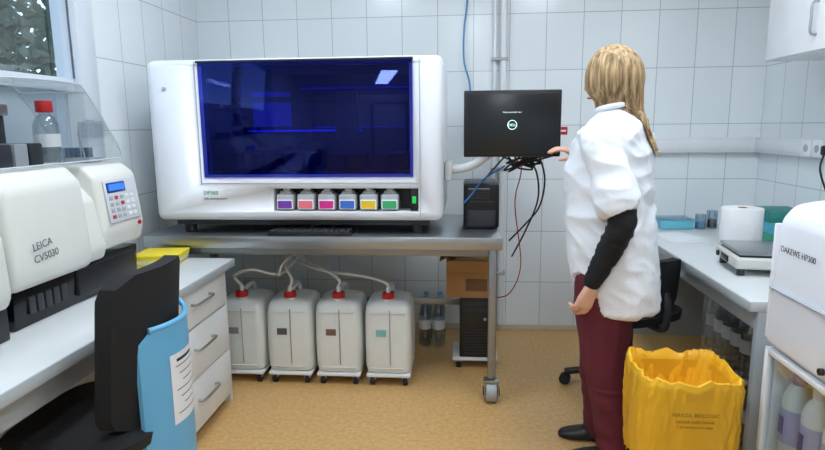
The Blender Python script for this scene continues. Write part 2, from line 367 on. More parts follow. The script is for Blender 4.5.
# ---------------- jerrycans
def jerry(x,y,lab,i):
    G=group('jerrycan',(x,y,0))
    box('dolly_deck',(-.12,-.15,.052),(.12,.15,.07),WHITE,G,.005)
    for a in (-.09,.09):
        for c in (-.12,.12):
            cyl('dolly_wheel_%d_%d'%(a*100,c*100),(a-.012,c,.025),(a+.012,c,.025),.025,RUB,G,bev=.004);box('dolly_fork_%d_%d'%(a*100,c*100),(a-.017,c-.015,.03),(a+.017,c+.015,.054),LGREY,G,.003)
    bm=bmesh.new();S=[]
    for z,w,dp,e in ((.07,.108,.125,5),(.078,.121,.14,6),(.11,.127,.145,7),(.25,.129,.147,7),(.39,.127,.145,7),(.44,.122,.14,6),(.46,.11,.125,5),(.472,.08,.10,4),(.478,.03,.05,3)):
        S.append(((0,0,z),(w,0,0),(0,dp,0),e))
    loft(bm,S,40);fin('can_body',bm,HDPE,G)
    tube('can_handle',[(0,-.045,.465),(0,-.03,.505),(0,.04,.515),(0,.10,.50),(0,.12,.455)],.013,HDPE,G)
    cyl('neck',(.0,-.085,.45),(.0,-.085,.485),.03,HDPE,G);cyl('cap',(.0,-.085,.48),(.0,-.085,.512),.034,RED,G,bev=.004)
    cyl('cap_fitting',(.0,-.085,.51),(.0,-.085,.54),.012,WHITE,G)
    c=mat('can_label_%d'%i,lab,.6)
    box('can_label',(-.062,-.1505,.285),(-.008,-.1465,.32),c,G,0);box('level_tube',(.010,-.153,.12),(.015,-.147,.43),mat('tube_%d'%i,tuple(int(q*.5+100) for q in lab),.5) if i!=3 else LGREY,G,.002)
    for z in (.10,.41):box('mould_rib_%d'%int(z*100),(-.095,-.149,z),(.095,-.143,z+.006),HDPE,G,.002)
    return G
for i,(x,lab) in enumerate([(-1.215,(140,140,140)),(-.945,(90,90,94)),(-.675,(120,90,76)),(-.402,(130,190,190))]):
    jerry(x,3.14,lab,i)
Hs=group('drain_hoses',(0,0,0));WH=mat('white_hose',(220,222,220),.4)
tube('hoses',[[(-.402,3.055,.54),(-.42,3.05,.57),(-.55,3.08,.595),(-.8,3.15,.61),(-1.0,3.3,.66),(-1.1,3.45,.8)],
 [(-.675,3.055,.54),(-.67,3.05,.58),(-.75,3.1,.62),(-.9,3.25,.66),(-1.0,3.4,.8)],[(-.945,3.055,.54),(-.93,3.05,.58),(-.98,3.1,.65),(-1.05,3.3,.7),(-1.1,3.4,.8)],
 [(-1.215,3.055,.54),(-1.24,3.03,.6),(-1.14,3.02,.64),(-1.0,3.1,.60),(-.93,3.3,.7)],[(-.92,3.3,.72),(-.94,3.1,.7),(-.98,3.04,.66),(-1.0,3.05,.6)]],.008,WH,Hs)
# bottles under table
def pet(x,y,z,G,i,h=.3,r=.04,cap=None):
    lathe('bottle_%d'%i,(x,y,z),[(0,0),(r*.8,0),(r,.01),(r,h*.3),(r*.94,h*.33),(r,h*.36),(r,h*.62),(r*.8,h*.75),(r*.35,h*.9),(r*.35,h*.95),(0,h*.95)],PET,G,20)
    cyl('cap_%d'%i,(x,y,z+h*.94),(x,y,z+h),.016,cap or BLUE,G)
    lathe('bottle_label_%d'%i,(x,y,z),[(r*1.02,h*.38),(r*1.02,h*.58)],PAPER,G,20)
P1=group('water_bottle_pack',(-.2,3.72,0))
for i,(a,c) in enumerate([(-.045,-.09),(.045,-.09),(-.045,0),(.045,0),(-.045,.09),(.045,.09)]):pet(a,c,0,P1,i)
# pc tower on stand + box
S=group('computer_tower',(.075,3.385,0))
box('stand_plate',(-.135,-.13,.05),(.125,.13,.068),WHITE,S,.004)
for a in (-.1,.095):
    for c in (-.1,.1):cyl('stand_caster_%d%d'%(a*10,c*10),(a-.012,c,.026),(a+.012,c,.026),.026,RUB,S)
box('stand_block_l',(-.125,-.12,.04),(-.08,.12,.052),LGREY,S,.002);box('stand_block_r',(.075,-.12,.04),(.115,.12,.052),LGREY,S,.002)
box('case',(-.095,-.12,.068),(.10,.12,.43),BLACK,S,.006)
for i in range(9):box('front_vent_%d'%i,(-.07,-.124,.09+i*.018),(.07,-.119,.097+i*.018),DGREY,S,0)
for i in range(2):box('drive_bay_%d'%i,(-.075,-.125,.34+i*.035),(.075,-.119,.365+i*.035),DGREY,S,.002)
cyl('power_button',(.05,-.126,.3),(.05,-.118,.3),.009,LGREY,S)
Cb=group('cardboard_box',(.045,3.385,.431))
b=box('carton',(-.14,-.14,0),(.14,.13,.22),CARD,Cb,.002);b.location=(0,0,0);b.data.transform(Matrix.Translation((0,-.005,.11)));cut(b,[((-.134,-.134,.006),(.134,.124,.3))])
box('flap_left',(-.18,-.135,.218),(-.135,.125,.222),CARD,Cb,0,rot=(0,-.5,0));box('flap_front',(-.138,-.155,.15),(.138,-.151,.22),CARD,Cb,0,rot=(.25,0,0))
box('carton_label',(-.03,-.1425,.04),(.09,-.1405,.11),mat('brown_print',(120,86,60),.8),Cb,0)
box('crumpled_insert',(-.1,-.12,.01),(.1,.11,.19),mat('packing_paper',(190,160,120),.9,var=.3),Cb,.03)

# ---------------- left desk
D=group('left_desk',(-1.455,1.1,0))
box('top',(-.305,-1.6,.71),(.305,1.71,.75),DESK,D,.003);box('top_edge',(.303,-1.6,.712),(.309,1.71,.748),DESKE,D,.001)
box('apron',(.24,-1.55,.62),(.26,1.06,.71),DESKE,D,.002);box('end_panel',(-.30,1.67,0),(.26,1.70,.71),DESK,D,.002);box('near_panel',(-.30,-1.58,0),(.26,-1.55,.71),DESK,D,.002)
box('modesty_panel',(-.29,-1.55,.2),(-.27,1.06,.71),LGREY,D,.002)
Pd=group('drawer_pedestal',(-1.44,2.47,0))
box('carcass',(-.27,-.28,.05),(.24,.29,.705),DESK,Pd,.003)
for i,(z0,z1) in enumerate(((.535,.70),(.30,.525),(.06,.29))):
    box('drawer_front_%d'%i,(.24,-.275,z0),(.262,.285,z1),mat('drawer_white',(230,234,235),.35),Pd,.004)
    zc=(z0+z1)/2+.02;tube('drawer_handle_%d'%i,[(.262,-.09,zc),(.287,-.085,zc),(.292,0,zc),(.287,.085,zc),(.262,.09,zc)],.006,STEEL,Pd)
for a in (-.2,.2):
    for c in (-.22,.22):cyl('castor_%d%d'%(a*10,c*10),(a-.012,c,.025),(a+.012,c,.025),.025,RUB,Pd)
N1=group('notebook_stack',(-1.47,2.69,.75),.12)
for i,c in enumerate([(236,210,60),(228,229,224),(244,226,70),(240,216,50)]):box('notebook_%d'%i,(-.11+.004*i,-.10,.001+i*.014),(.10+.004*i,.10,.014+i*.014),mat('cover_%d'%i,c,.5),N1,.002)
# coverslipper
CS=group('coverslipper_instrument',(-1.60,2.07,.75))
prism('black_base',[(-.15,0),(.155,0),(.165,.15),(-.15,.16)],1,-.36,.37,mat('gloss_black',(16,16,18),.2),CS,.006)
prism('body_shell',[(-.16,.13),(.185,.13),(.20,.18),(.18,.46),(.12,.52),(-.16,.52)],1,-.38,.02,CREAM,CS,.025,3)
prism('body_shell_low',[(-.16,.14),(.175,.14),(.19,.19),(.16,.38),(.10,.44),(-.16,.44)],1,.0,.12,CREAM,CS,.015,3)
prism('console',[(-.16,.17),(.18,.17),(.20,.25),(.175,.46),(.12,.51),(-.16,.51)],1,.10,.39,CREAM,CS,.02,3)
tilt=math.atan2(.025,.20)
KP=bpy.data.objects.new('control_panel',None);link(KP);KP.parent=CS;KP.location=(.1915,.245,.36);KP.rotation_euler=(0,-tilt,0)
box('panel_plate',(-.002,-.11,-.085),(.003,.11,.085),mat('panel_grey',(210,215,220),.4),KP,.002)
box('lcd_frame',(.002,-.095,.035),(.006,.03,.075),mat('lcd_blue_frame',(30,60,140),.4),KP,.001);box('lcd',(.005,-.085,.042),(.008,.02,.068),mat('lcd',(60,120,220),.3,emit=(60,120,230),es=.6),KP,0)
for r in range(4):
    for c in range(5):
        cc=LGREY if (r+c)%4 else mat('key_red',(190,60,60),.5)
        box('key_%d_%d'%(r,c),(.002,-.092+c*.037,-.07+r*.025),(.006,-.068+c*.037,-.055+r*.025),WHITE if c>2 else cc,KP,.002,1)
LT=mat('logo_grey',(96,98,102),.5)
text('brand_text','LEICA',(.203,-.30,.255),(90,-6,90),.036,LT,CS);text('model_text','CV5030',(.2035,-.30,.215),(90,-4,90),.036,LT,CS)
cyl('red_dot',(.18,.345,.25),(.205,.345,.25),.009,RED,CS)
for i in range(5):box('base_vent_%d'%i,(.16,-.3+i*.04,.04),(.168,-.27+i*.04,.10),DGREY,CS,.002)
box('base_drawer',(.155,-.05,.03),(.172,.34,.13),BLACK,CS,.006)
# hood
hp=[(-.36,.52),(-.36,.74),(-.30,.81),(.07,.82),(.17,.79),(.35,.58),(.37,.52)]
hq=cat([(0,a,b) for a,b in hp],4)
bm=bmesh.new();ra=[];rb=[]
for p in hq:ra.append(bm.verts.new((-.15,p.y,p.z)));rb.append(bm.verts.new((.13,p.y,p.z)))
for i in range(len(hq)-1):bm.faces.new((ra[i],ra[i+1],rb[i+1],rb[i]))
bm.faces.new(rb);fin('hood_shell',bm,CLEAR,CS)
tube('hood_edge',[[(.13,p.y,p.z) for p in hq],[(-.15,p.y,p.z) for p in hq],[(.13,-.36,.525),(.13,.37,.525)],[(-.15,-.3,.81),(.13,-.3,.81)],[(-.15,.17,.79),(.13,.17,.79)]],.003,mat('acrylic_edge',(206,214,220),.2),CS,k=1)
for i in range(4):box('inner_tank_%d'%i,(-.12,-.30+i*.075,.52),(.06,-.235+i*.075,.60),DGREY if i%2 else LGREY,CS,.006)
box('inner_arm',(-.10,-.05,.52),(-.07,-.02,.74),DGREY,CS,.004);box('inner_arm_head',(-.10,-.16,.70),(-.05,-.02,.74),STEEL,CS,.004)
G=group('reagent_bottle',(-1.60,2.17,1.272))
lathe('bottle',(0,0,0),[(0,0),(.042,0),(.046,.006),(.046,.14),(.035,.17),(.02,.185),(.02,.21),(0,.21)],glass('bottle_glass',(.85,.88,.9),.08),G);lathe('liquid',(0,0,.003),[(0,0),(.04,0),(.043,.01),(.043,.06),(0,.06)],mat('clear_liquid',(200,205,205),.1,trans=.8),G)
cyl('screw_cap',(0,0,.19),(0,0,.235),.03,RED,G,bev=.004);lathe('bottle_label',(0,0,0),[(.0465,.06),(.0465,.11)],PAPER,G)
G=group('slide_rack',(-1.6,2.35,1.262));box('tray',(-.07,-.04,0),(.07,.05,.02),LGREY,G,.004)
for i in range(6):box('slide_%d'%i,(-.06+i*.02,-.03,.02),(-.058+i*.02,.03,.06),PET,G,0)
tube('forceps',[(.03,-.03,.02),(.02,-.02,.13)],.003,STEEL,G);tube('forceps_b',[(.045,-.03,.02),(.02,-.02,.13)],.003,STEEL,G)
# second device on desk
G=group('slide_drying_unit',(-1.56,1.42,.75));prism('housing',[(-.17,.1),(.16,.1),(.18,.14),(.17,.34),(.11,.40),(-.17,.40)],1,-.30,.24,CREAM,G,.035,4);box('base',(-.16,-.28,0),(.15,.23,.11),BLACK,G,.006)
box('vent',(.172,-.1,.2),(.182,.1,.26),LGREY,G,.002)

# ---------------- chair front left
def star(G,r,col=BLACK,z=.07,ph=.3):
    for i in range(5):
        a=2*math.pi*i/5+ph;c,s_=math.cos(a),math.sin(a)
        tube('base_leg_%d'%i,[(0,0,z+.05),(c*r*.6,s_*r*.6,z+.03),(c*r,s_*r,z)],.018,col,G)
        cyl('castor_%d'%i,(c*r-s_*.022,s_*r+c*.022,.03),(c*r+s_*.022,s_*r-c*.022,.03),.03,RUB,G,bev=.004)
Ch=group('office_chair',(-1.17,1.70,0))
star(Ch,.28);cyl('gas_lift',(0,0,.1),(0,0,.42),.028,DGREY,Ch);box('mechanism',(-.1,-.08,.40),(.12,.08,.44),DGREY,Ch,.01)
bm=bmesh.new();loft(bm,[((0,0,.435),(.19,0,0),(0,.2,0),4),((0,0,.45),(.225,0,0),(0,.235,0),4),((0,0,.485),(.23,0,0),(0,.24,0),4),((0,0,.505),(.20,0,0),(0,.21,0),4)],36);fin('seat',bm,FABB,Ch)
tube('back_support',[(.1,0,.42),(.2,0,.42),(.235,0,.5),(.225,0,.72)],.018,DGREY,Ch)
def curved_panel(name,yw,z0,z1,xb,th,m,par,bow=.05,lean=.05,nb=16,rnd=.07,yc=0.,flare=0.):
    bm=bmesh.new();g={}
    nz=16
    for side in (0,1):
        for i in range(nb+1):
            for j in range(nz+1):
                u=-1+2*i/nb;v=j/nz
                z=z0+(z1-z0)*v;dz=min(v,1-v)*(z1-z0);w=yw
                if dz<rnd: w=yw-rnd+math.sqrt(max(0,rnd*rnd-(rnd-dz)**2))
                x=xb+lean*v-bow*(u*w/yw)**2+(th if side else 0)
                g[side,i,j]=bm.verts.new((x,yc+u*w,z+flare*u*(v)))
    for side in (0,1):
        for i in range(nb):
            for j in range(nz):bm.faces.new((g[side,i,j],g[side,i+1,j],g[side,i+1,j+1],g[side,i,j+1]))
    for j in range(nz):
        bm.faces.new((g[0,0,j],g[0,0,j+1],g[1,0,j+1],g[1,0,j]));bm.faces.new((g[0,nb,j],g[0,nb,j+1],g[1,nb,j+1],g[1,nb,j]))
    for i in range(nb):
        bm.faces.new((g[0,i,0],g[0,i+1,0],g[1,i+1,0],g[1,i,0]));bm.faces.new((g[0,i,nz],g[0,i+1,nz],g[1,i+1,nz],g[1,i,nz]))
    bmesh.ops.remove_doubles(bm,verts=bm.verts,dist=.0002)
    return fin(name,bm,m,par)
curved_panel('backrest',.20,.50,.985,.155,.05,FABB,Ch)
SB=.06
curved_panel('blue_back_shell',.15,.26,.80,.262,.012,BLUE,Ch,bow=SB,lean=.0,rnd=.05,yc=.03)
rp=[]
for i in range(9):
    u=-.78+i*.195;rp.append((.268-SB*u*u,.03+u*.15,.80))
tube('blue_shell_rim',rp,.009,BLUE,Ch,k=3)
tube('shell_clip',[rp[-1],(.215,.175,.80),(.18,.18,.83),(.165,.17,.84)],.009,BLUE,Ch)
def patch(name,w,z0,z1,off,m,yc):
    d0=(yc-.03)/.15
    bm=bmesh.new();n_=14;ra=[];rb=[]
    for i in range(n_+1):
        y=yc-w+2*w*i/n_;x=.262+.012+off-SB*((y-.03)/.15)**2
        ra.append(bm.verts.new((x,y,z0)));rb.append(bm.verts.new((x,y,z1)))
    for i in range(n_):bm.faces.new((ra[i],ra[i+1],rb[i+1],rb[i]))
    fin(name,bm,m,Ch)
patch('shell_notice',.085,.47,.70,.0015,PAPER,.05)
for i in range(7):patch('notice_line_%d'%i,.066-.016*((i*2)%3),.50+i*.026,.5035+i*.026,.0025,LT,.05)
patch('notice_header',.05,.672,.682,.0025,INK,.04)

# ---------------- right bench
R_=group('right_bench',(1.46,3.04,0))
box('top',(-.41,-.86,.71),(.405,.905,.75),DESK,R_,.003);box('top_edge',(-.416,-.86,.712),(-.41,.905,.748),DESKE,R_,.001)
box('apron',(-.37,-.84,.63),(-.35,.88,.71),DESKE,R_,.002);box('end_panel_near',(-.38,-.86,0),(.40,-.83,.71),DESKE,R_,.002);box('end_panel_far',(-.38,.86,0),(.40,.89,.71),DESKE,R_,.002)
box('back_panel',(.37,-.83,.1),(.39,.86,.71),LGREY,R_,0)
G=group('water_bottle_pack',(1.32,2.72,0))
k=0
for z in (0,.31):
    for a in range(3):
        for c in range(5):pet(-.09+a*.09,-.2+c*.09,z,G,k,.3,.042,WHITE);k+=1
box('shrink_film',(-.14,-.25,.0),(.14,.21,.60),glass('shrink_film',(.9,.93,.95),.06,.15),G,.02)
# swivel chair back
G=group('swivel_chair',(.85,3.0,0),math.radians(-150));star(G,.31,ph=.42);cyl('gas_lift',(0,0,.1),(0,0,.42),.026,DGREY,G)
bm=bmesh.new();loft(bm,[((0,0,.42),(.17,0,0),(0,.17,0),3.5),((0,0,.44),(.21,0,0),(0,.21,0),3.5),((0,0,.48),(.215,0,0),(0,.215,0),3.5),((0,0,.50),(.18,0,0),(0,.18,0),3.5)],32);fin('seat',bm,FABB,G)
tube('back_support',[(0,.1,.42),(0,.22,.42),(0,.24,.52),(0,.22,.6)],.018,DGREY,G)
o=curved_panel('backrest',.13,.53,.76,.18,.045,FABB,G,rnd=.06,lean=.02);o.rotation_euler[2]=math.radians(90)
# paper towel
G=group('paper_towel_roll',(1.38,3.03,.75));lathe('roll',(0,0,0),[(.022,0),(.092,0),(.095,.004),(.095,.226),(.092,.23),(.022,.23),(.022,0)],mat('tissue',(240,241,242),.9,bump=.2,bscale=60),G,36)
lathe('core',(0,0,0),[(.0225,.0),(.0225,.231),(.020,.231),(.02,0)],CARD,G)
# hot plate
G=group('heating_plate',(1.34,2.68,.75),-.12)
box('body',(-.17,-.15,.03),(.17,.15,.08),CREAM,G,.012,3);box('steel_plate',(-.155,-.14,.09),(.155,.14,.104),STEEL,G,.004);box('rim',(-.15,-.13,.08),(.15,.13,.091),DGREY,G,.002)
for a in (-.14,.14):
    for c in (-.12,.12):cyl('foot_%d%d'%(a*100,c*100),(a,c,0),(a,c,.035),.016,DGREY,G)
box('display',(-.174,-.05,.04),(-.169,.05,.066),BLACK,G,.001);cyl('knob',(-.18,.09,.053),(-.168,.09,.053),.012,BLACK,G)
# bath beyond
G=group('water_bath',(1.68,2.83,.75));box('basin',(-.06,-.14,.0),(.08,.14,.13),LGREY,G,.01);box('dark_lid',(-.055,-.13,.13),(.075,.13,.145),DGREY,G,.006)
G=group('glove_boxes',(1.72,3.35,.75))
for i,c in enumerate([(60,150,120),(80,170,190),(40,130,120)]):box('box_%d'%i,(-.1,-.12,i*.06),(.1,.12,i*.06+.058),mat('glove_box_%d'%i,c,.5,var=.25,scale=30),G,.003)
G=group('sample_tray',(1.31,3.78,.75));b=box('tray',(-.1,-.08,0),(.1,.08,.06),mat('tray_blue',(110,190,210),.35),G,.008);b.location=(0,0,0);b.data.transform(Matrix.Translation((0,0,.03)));cut(b,[((-.092,-.072,.008),(.092,.072,.1))])
box('tray_lid',(-.104,-.084,.055),(.104,.084,.066),PET,G,.004)
G=group('glass_beakers',(1.52,3.74,.75))
for i,(a,c,h_) in enumerate([(-.06,0,.09),(.02,.03,.11),(.09,-.02,.08)]):
    lathe('beaker_%d'%i,(a,c,0),[(0,0),(.03,0),(.032,.005),(.032,h_),(.029,h_),(.029,.006),(0,.006)],PET,G);cyl('content_%d'%i,(a,c,.006),(a,c,h_*.5),.028,(BLUE,INK,LGREY)[i],G)
G=group('paper_sheets',(1.22,3.42,.75),.2);box('sheet_a',(-.1,-.14,.001),(.1,.14,.003),PAPER,G,0);box('sheet_b',(-.08,-.1,.0035),(.12,.15,.0055),PAPER,G,0,rot=(0,0,.2))
# upper cabinet
G=group('wall_cabinet',(1.70,2.4,1.70));CW=mat('cabinet_white',(234,237,240),.3)
box('carcass',(-.16,-.84,0),(.168,.84,.75),CW,G,.003)
for i in range(3):
    y=-.83+.555*i;box('door_%d'%i,(-.18,y,.004),(-.16,y+.55,.746),CW,G,.003)
    tube('door_handle_%d'%i,[(-.18,y+.12,.07),(-.205,y+.12,.08),(-.207,y+.12,.14),(-.205,y+.12,.2),(-.18,y+.12,.21)],.006,STEEL,G)

# ---------------- foreground right instrument
G=group('refrigerated_cabinet',(1.36,1.55,0));cx=.34;cy=.4
for n,a,b in (('side_far',(-cx,cy-.02,.0),(cx,cy,.68)),('side_near',(-cx,-cy,0),(cx,-cy+.03,.68)),('back',(cx-.02,-cy+.03,.03),(cx,cy-.02,.65)),('plinth',(-cx,-cy+.03,0),(cx-.02,cy-.02,.12)),('roof',(-cx,-cy+.03,.66),(cx,cy-.02,.68)),('shelf',(-cx+.03,-cy+.03,.30),(cx-.02,cy-.02,.315)),
   ('door_stile_far',(-cx-.025,cy-.022,.1),(-cx-.001,cy,.67)),('door_stile_near',(-cx-.025,-cy,.1),(-cx-.001,-cy+.03,.67)),('door_rail_top',(-cx-.025,-cy+.03,.65),(-cx-.001,cy-.022,.67)),('door_rail_low',(-cx-.025,-cy+.03,.1),(-cx-.001,cy-.022,.14))):
    box(n,a,b,WHITE,G,.004)
box('door_glass',(-cx-.014,-cy+.03,.14),(-cx-.008,cy-.022,.65),DOORG,G,0)
k=0
for z in (.315,.12):
    for i in range(6):
        y=.325-i*.112
        for x in ((-.285,-.17) if z>.2 else (-.285,)):
            hh=.29 if z>.2 else .15
            lathe('chemical_bottle_%d'%k,(x,y,z),[(0,0),(.04,0),(.045,.008),(.045,hh*.7),(.03,hh*.84),(.018,hh*.88),(.018,hh*.92),(0,hh*.92)],HDPE,G,20)
            cyl('bottle_cap_%d'%k,(x,y,z+hh*.88),(x,y,z+hh),.021,WHITE if k%4 else mat('cap_blue',(90,110,190),.4),G)
            lathe('bottle_label_%d'%k,(x,y,z),[(.0458,hh*.2),(.0458,hh*.6)],mat('violet_label',(176,180,220),.5),G,20)
            box('label_print_%d'%k,(x-.0475,y-.012,z+hh*.3),(x-.0455,y+.012,z+hh*.5),mat('print_blue',(70,80,150),.5),G,0);k+=1
I=group('cell_processor_instrument',(1.36,1.55,.681))
prism('housing',[(-.37,0),(.34,0),(.34,.475),(-.25,.475),(-.32,.46),(-.355,.415)],1,-.4,.4,BODY,I,.022,4)
box('seam',(-.374,-.39,.19),(-.364,.39,.194),LGREY,I,0);box('far_cap',(-.37,.385,.02),(-.345,.402,.4),BODY,I,.006)
text('brand_text','DAKEWE HP300',(-.372,.345,.32),(90,0,-90),.026,INK,I);cyl('knob',(-.380,.08,.035),(-.36,.08,.035),.010,BLACK,I)

# ---------------- yellow waste bin
G=group('clinical_waste_bin',(.768,2.04,0));BIN=mat('bin_yellow',(226,172,38),.45)
def rr(z,w,dd,e=6):return ((0,0,z),(w,0,0),(0,dd,0),e)
bm=bmesh.new();loft(bm,[rr(0,.12,.115),rr(.02,.125,.12),rr(.52,.148,.138),rr(.525,.144,.132),rr(.05,.12,.112),rr(.03,.115,.108)],48);fin('bin_shell',bm,BIN,G)
bm=bmesh.new();prof=[(.20,.146,.138,5),(.26,.152,.142,5),(.34,.157,.146,5),(.42,.160,.149,5),(.49,.162,.150,5),(.535,.161,.150,5),(.556,.155,.145,5),(.558,.147,.138,5),(.54,.14,.13,5),(.46,.13,.12,4),(.38,.115,.10,3),(.34,.08,.06,3),(.33,.02,.02,2)]
secs=[]
for q0,q1 in zip(prof,prof[1:]):
    for j in range(4):
        t_=j/4;secs.append(rr(*[q0[m_]*(1-t_)+q1[m_]*t_ for m_ in range(4)]))
secs.append(rr(*prof[-1]))
loft(bm,secs,240,cap=False)
for v in bm.verts:
    a=math.atan2(v.co.y,v.co.x);P_=V((math.cos(a)*3,math.sin(a)*3,v.co.z*2.2))
    r=.7*noise.noise(P_*1.2)+.5*(1-2*abs(noise.noise(P_*2.4+V((3,1,2)))))+.45*(1-2*abs(noise.noise(V((math.cos(a)*8,math.sin(a)*8+v.co.z*9,v.co.z*12)))))+.25*(1-2*abs(noise.noise(V((math.cos(a)*20,math.sin(a)*20,v.co.z*26)))))
    n=V((v.co.x,v.co.y,0)).normalized();v.co+=n*(.012*r+.003)
    if v.co.z>.5:v.co.z+=.024*noise.noise(V((math.cos(a)*3.5,math.sin(a)*3.5,7)))+.008*noise.noise(V((math.cos(a)*13,math.sin(a)*13,2)))
    if v.co.z<.24:v.co.z+=.02*noise.noise(V((math.cos(a)*6,math.sin(a)*6,3)))
fin('bag_liner',bm,YEL,G)
PR=mat('bag_print',(130,92,20),.5)
for i,(s_,z_,sz) in enumerate((('PERICOL BIOLOGIC',.45,.017),('DESEURI INFECTIOASE',.428,.012),('A SE MANIPULA CU GRIJA',.41,.010))):text('bag_print_%d'%i,s_,(-.01,-.1745,z_),(88,0,0),sz,PR,G,'CENTER')

# ---------------- technician
TG=group('lab_technician',(0,0,0))
SKIN=mat('skin',(226,178,152),.5,sss=.1);COAT=mat('coat_cotton',(236,239,243),.75,var=.03,bump=.15,bscale=200);SLV=mat('black_knit',(20,20,24),.85,bump=.2,bscale=300)
TRO=mat('maroon_cotton',(98,30,46),.8,var=.12,bump=.15,bscale=200);SHOE=mat('shoe_black',(24,24,26),.45)
f=V((-.84,.54,0)).normalized();l=V((0,0,1)).cross(f)
c0=V((.600,2.44,0))
parts=[]
def part(bm,m):
    bmesh.ops.recalc_face_normals(bm,faces=bm.faces);parts.append((bm,m))
bm=bmesh.new();S=[]
for z,fo,d_,w_ in ((.665,-.045,.155,.195),(.70,-.042,.155,.195),(.80,-.03,.158,.195),(.90,-.01,.162,.195),(1.0,.0,.162,.19),(1.08,.01,.160,.184),(1.16,.015,.158,.18),(1.23,.015,.154,.178),(1.30,.005,.142,.178),(1.36,-.005,.120,.170),(1.40,-.008,.098,.145),(1.43,-.008,.078,.10),(1.455,-.002,.062,.07),(1.475,.002,.058,.062)):
    S.append((c0+f*fo+V((0,0,z)),f*d_,l*w_,2.3))
loft(bm,S,48);part(bm,0)
LS=c0+l*.178+f*(-.005)+V((0,0,1.345));LE=V((.575,2.19,1.055));LW=V((.490,2.235,.80))
bm=bmesh.new();sm=LS.lerp(LE,.80);limb(bm,[LS-l*.05+V((0,0,.0)),LS+V((0,0,-.02)),LS.lerp(LE,.45),sm],[.066,.070,.070,.076],24);part(bm,0)
RS=c0-l*.165+V((0,0,1.355));RE=V((.71,2.73,1.10));RW=V((.54,2.755,1.235))
bm=bmesh.new();limb(bm,[RS+l*.05,RS+V((0,0,-.02)),RS.lerp(RE,.5),RS.lerp(RE,.9)],[.07,.075,.072,.07],24);part(bm,0)
bm=bmesh.new();limb(bm,[LS.lerp(LE,.5),LE+V((.004,-.003,0)),LE.lerp(LW,.45)+V((.010,0,0)),LW],[.05,.051,.047,.031],20);part(bm,1)
bm=bmesh.new();limb(bm,[RS.lerp(RE,.5),RE,RE.lerp(RW,.5),RW],[.05,.048,.043,.030],20);part(bm,1)
# trousers
hipL=c0+l*.085+V((0,0,.86));hipR=c0-l*.085+V((0,0,.86))
bm=bmesh.new();loft(bm,[(c0+V((0,0,z))+f*(-.01),f*d_,l*w_,2.3) for z,d_,w_ in ((.72,.10,.15),(.78,.13,.17),(.9,.13,.17),(1.0,.115,.155))],40);part(bm,2)
kL=V((.58,2.345,.47));kR=V((.60,2.515,.47));aL=V((.64,2.325,.07));aR=V((.62,2.51,.07))
bm=bmesh.new();limb(bm,[hipL,kL.lerp(hipL,.5),kL,aL.lerp(kL,.4),aL],[.105,.112,.092,.080,.074],24,6,caps=True);part(bm,2)
bm=bmesh.new();limb(bm,[hipR,kR.lerp(hipR,.5),kR,aR.lerp(kR,.4),aR],[.105,.112,.090,.080,.074],24,6);part(bm,2)
for a_ in (aL,aR):
    df=V((-.98,.15,0)).normalized();sd=V((0,0,1)).cross(df);hb=V((a_.x,a_.y,0))-df*.06
    bm=bmesh.new();S=[]
    for t,w_,h_ in ((-.012,.02,.03),(0,.032,.06),(.05,.038,.085),(.10,.040,.075),(.15,.045,.055),(.20,.044,.042),(.235,.032,.032),(.25,.014,.02)):
        S.append((hb+df*t+V((0,0,h_/2)),sd*w_,V((0,0,h_/2)),2.6))
    loft(bm,S,24);part(bm,3)
# neck
hc=V((.578,2.455,1.57));hf=V((-.78,.62,-.08)).normalized();hl=V((0,0,1)).cross(hf).normalized();hu=hf.cross(hl).normalized()
if hu.z<0:hu=-hu
bm=bmesh.new();limb(bm,[c0+V((0,0,1.38)),c0+V((-.012,.004,1.46)),hc+V((.012,-.004,-.03))],[.06,.053,.052],20);part(bm,4)
trees=[]
big=bmesh.new()
for b_,mi in parts:
    me=bpy.data.meshes.new('p');b_.to_mesh(me);big.from_mesh(me);trees.append((BVHTree.FromBMesh(b_),mi));b_.free()
B=remesh(big,.0062,2)
B.normal_update()
for fc in B.faces:
    c=fc.calc_center_median();best=None
    for tr,mi in trees:
        d=tr.find_nearest(c)[3]
        if best is None or d<best[0]-1e-4:best=(d,mi)
    fc.material_index=best[1];fc.smooth=True
def ridge(p):return (1-abs(noise.noise(p))*2.2)
for v in B.verts:
    ms={fc.material_index for fc in v.link_faces}
    p=v.co
    if ms=={0}:
        low=max(0,min(1,(1.05-p.z)/.3))
        a=noise.noise(V((p.x*6,p.y*6,p.z*4)))*.008
        vert=ridge(V((p.x*9+p.z*1.5,p.y*9,p.z*1.6+4)))*.010*low
        diag=ridge(V((p.x*5+p.z*9,p.y*5-p.z*4,p.z*5-p.x*6)))*.010*(1-low*.6)
        fine=ridge(V((p.x*14+p.z*10,p.y*14,p.z*15)))*.0035
        k=1 if p.z<1.38 else max(0,1-(p.z-1.38)/.06)
        v.co=p+v.normal*(a+vert+diag+fine)*k
    elif ms=={2}:
        v.co=p+v.normal*(.006*ridge(V((p.x*9,p.y*9,p.z*2.5)))+.006*noise.noise(V((p.x*8,p.y*8,p.z*(24 if p.z<.35 else 9)))))
    elif ms=={1}:
        v.co=p+v.normal*.004*ridge(V((p.x*12,p.y*12,p.z*30)))
me=bpy.data.meshes.new('body');B.to_mesh(me);B.free()
for m_ in (COAT,SLV,TRO,SHOE,SKIN):me.materials.append(m_)
bo=link(bpy.data.objects.new('body',me));bo.parent=TG
# collar band
CR=[]
for i in range(25):
    a=2*math.pi*i/24;CR.append(c0+f*.067*math.cos(a)+l*.078*math.sin(a)+V((0,0,1.462-.012*math.cos(a))))
tube('collar',CR,.011,COAT,TG,k=2)
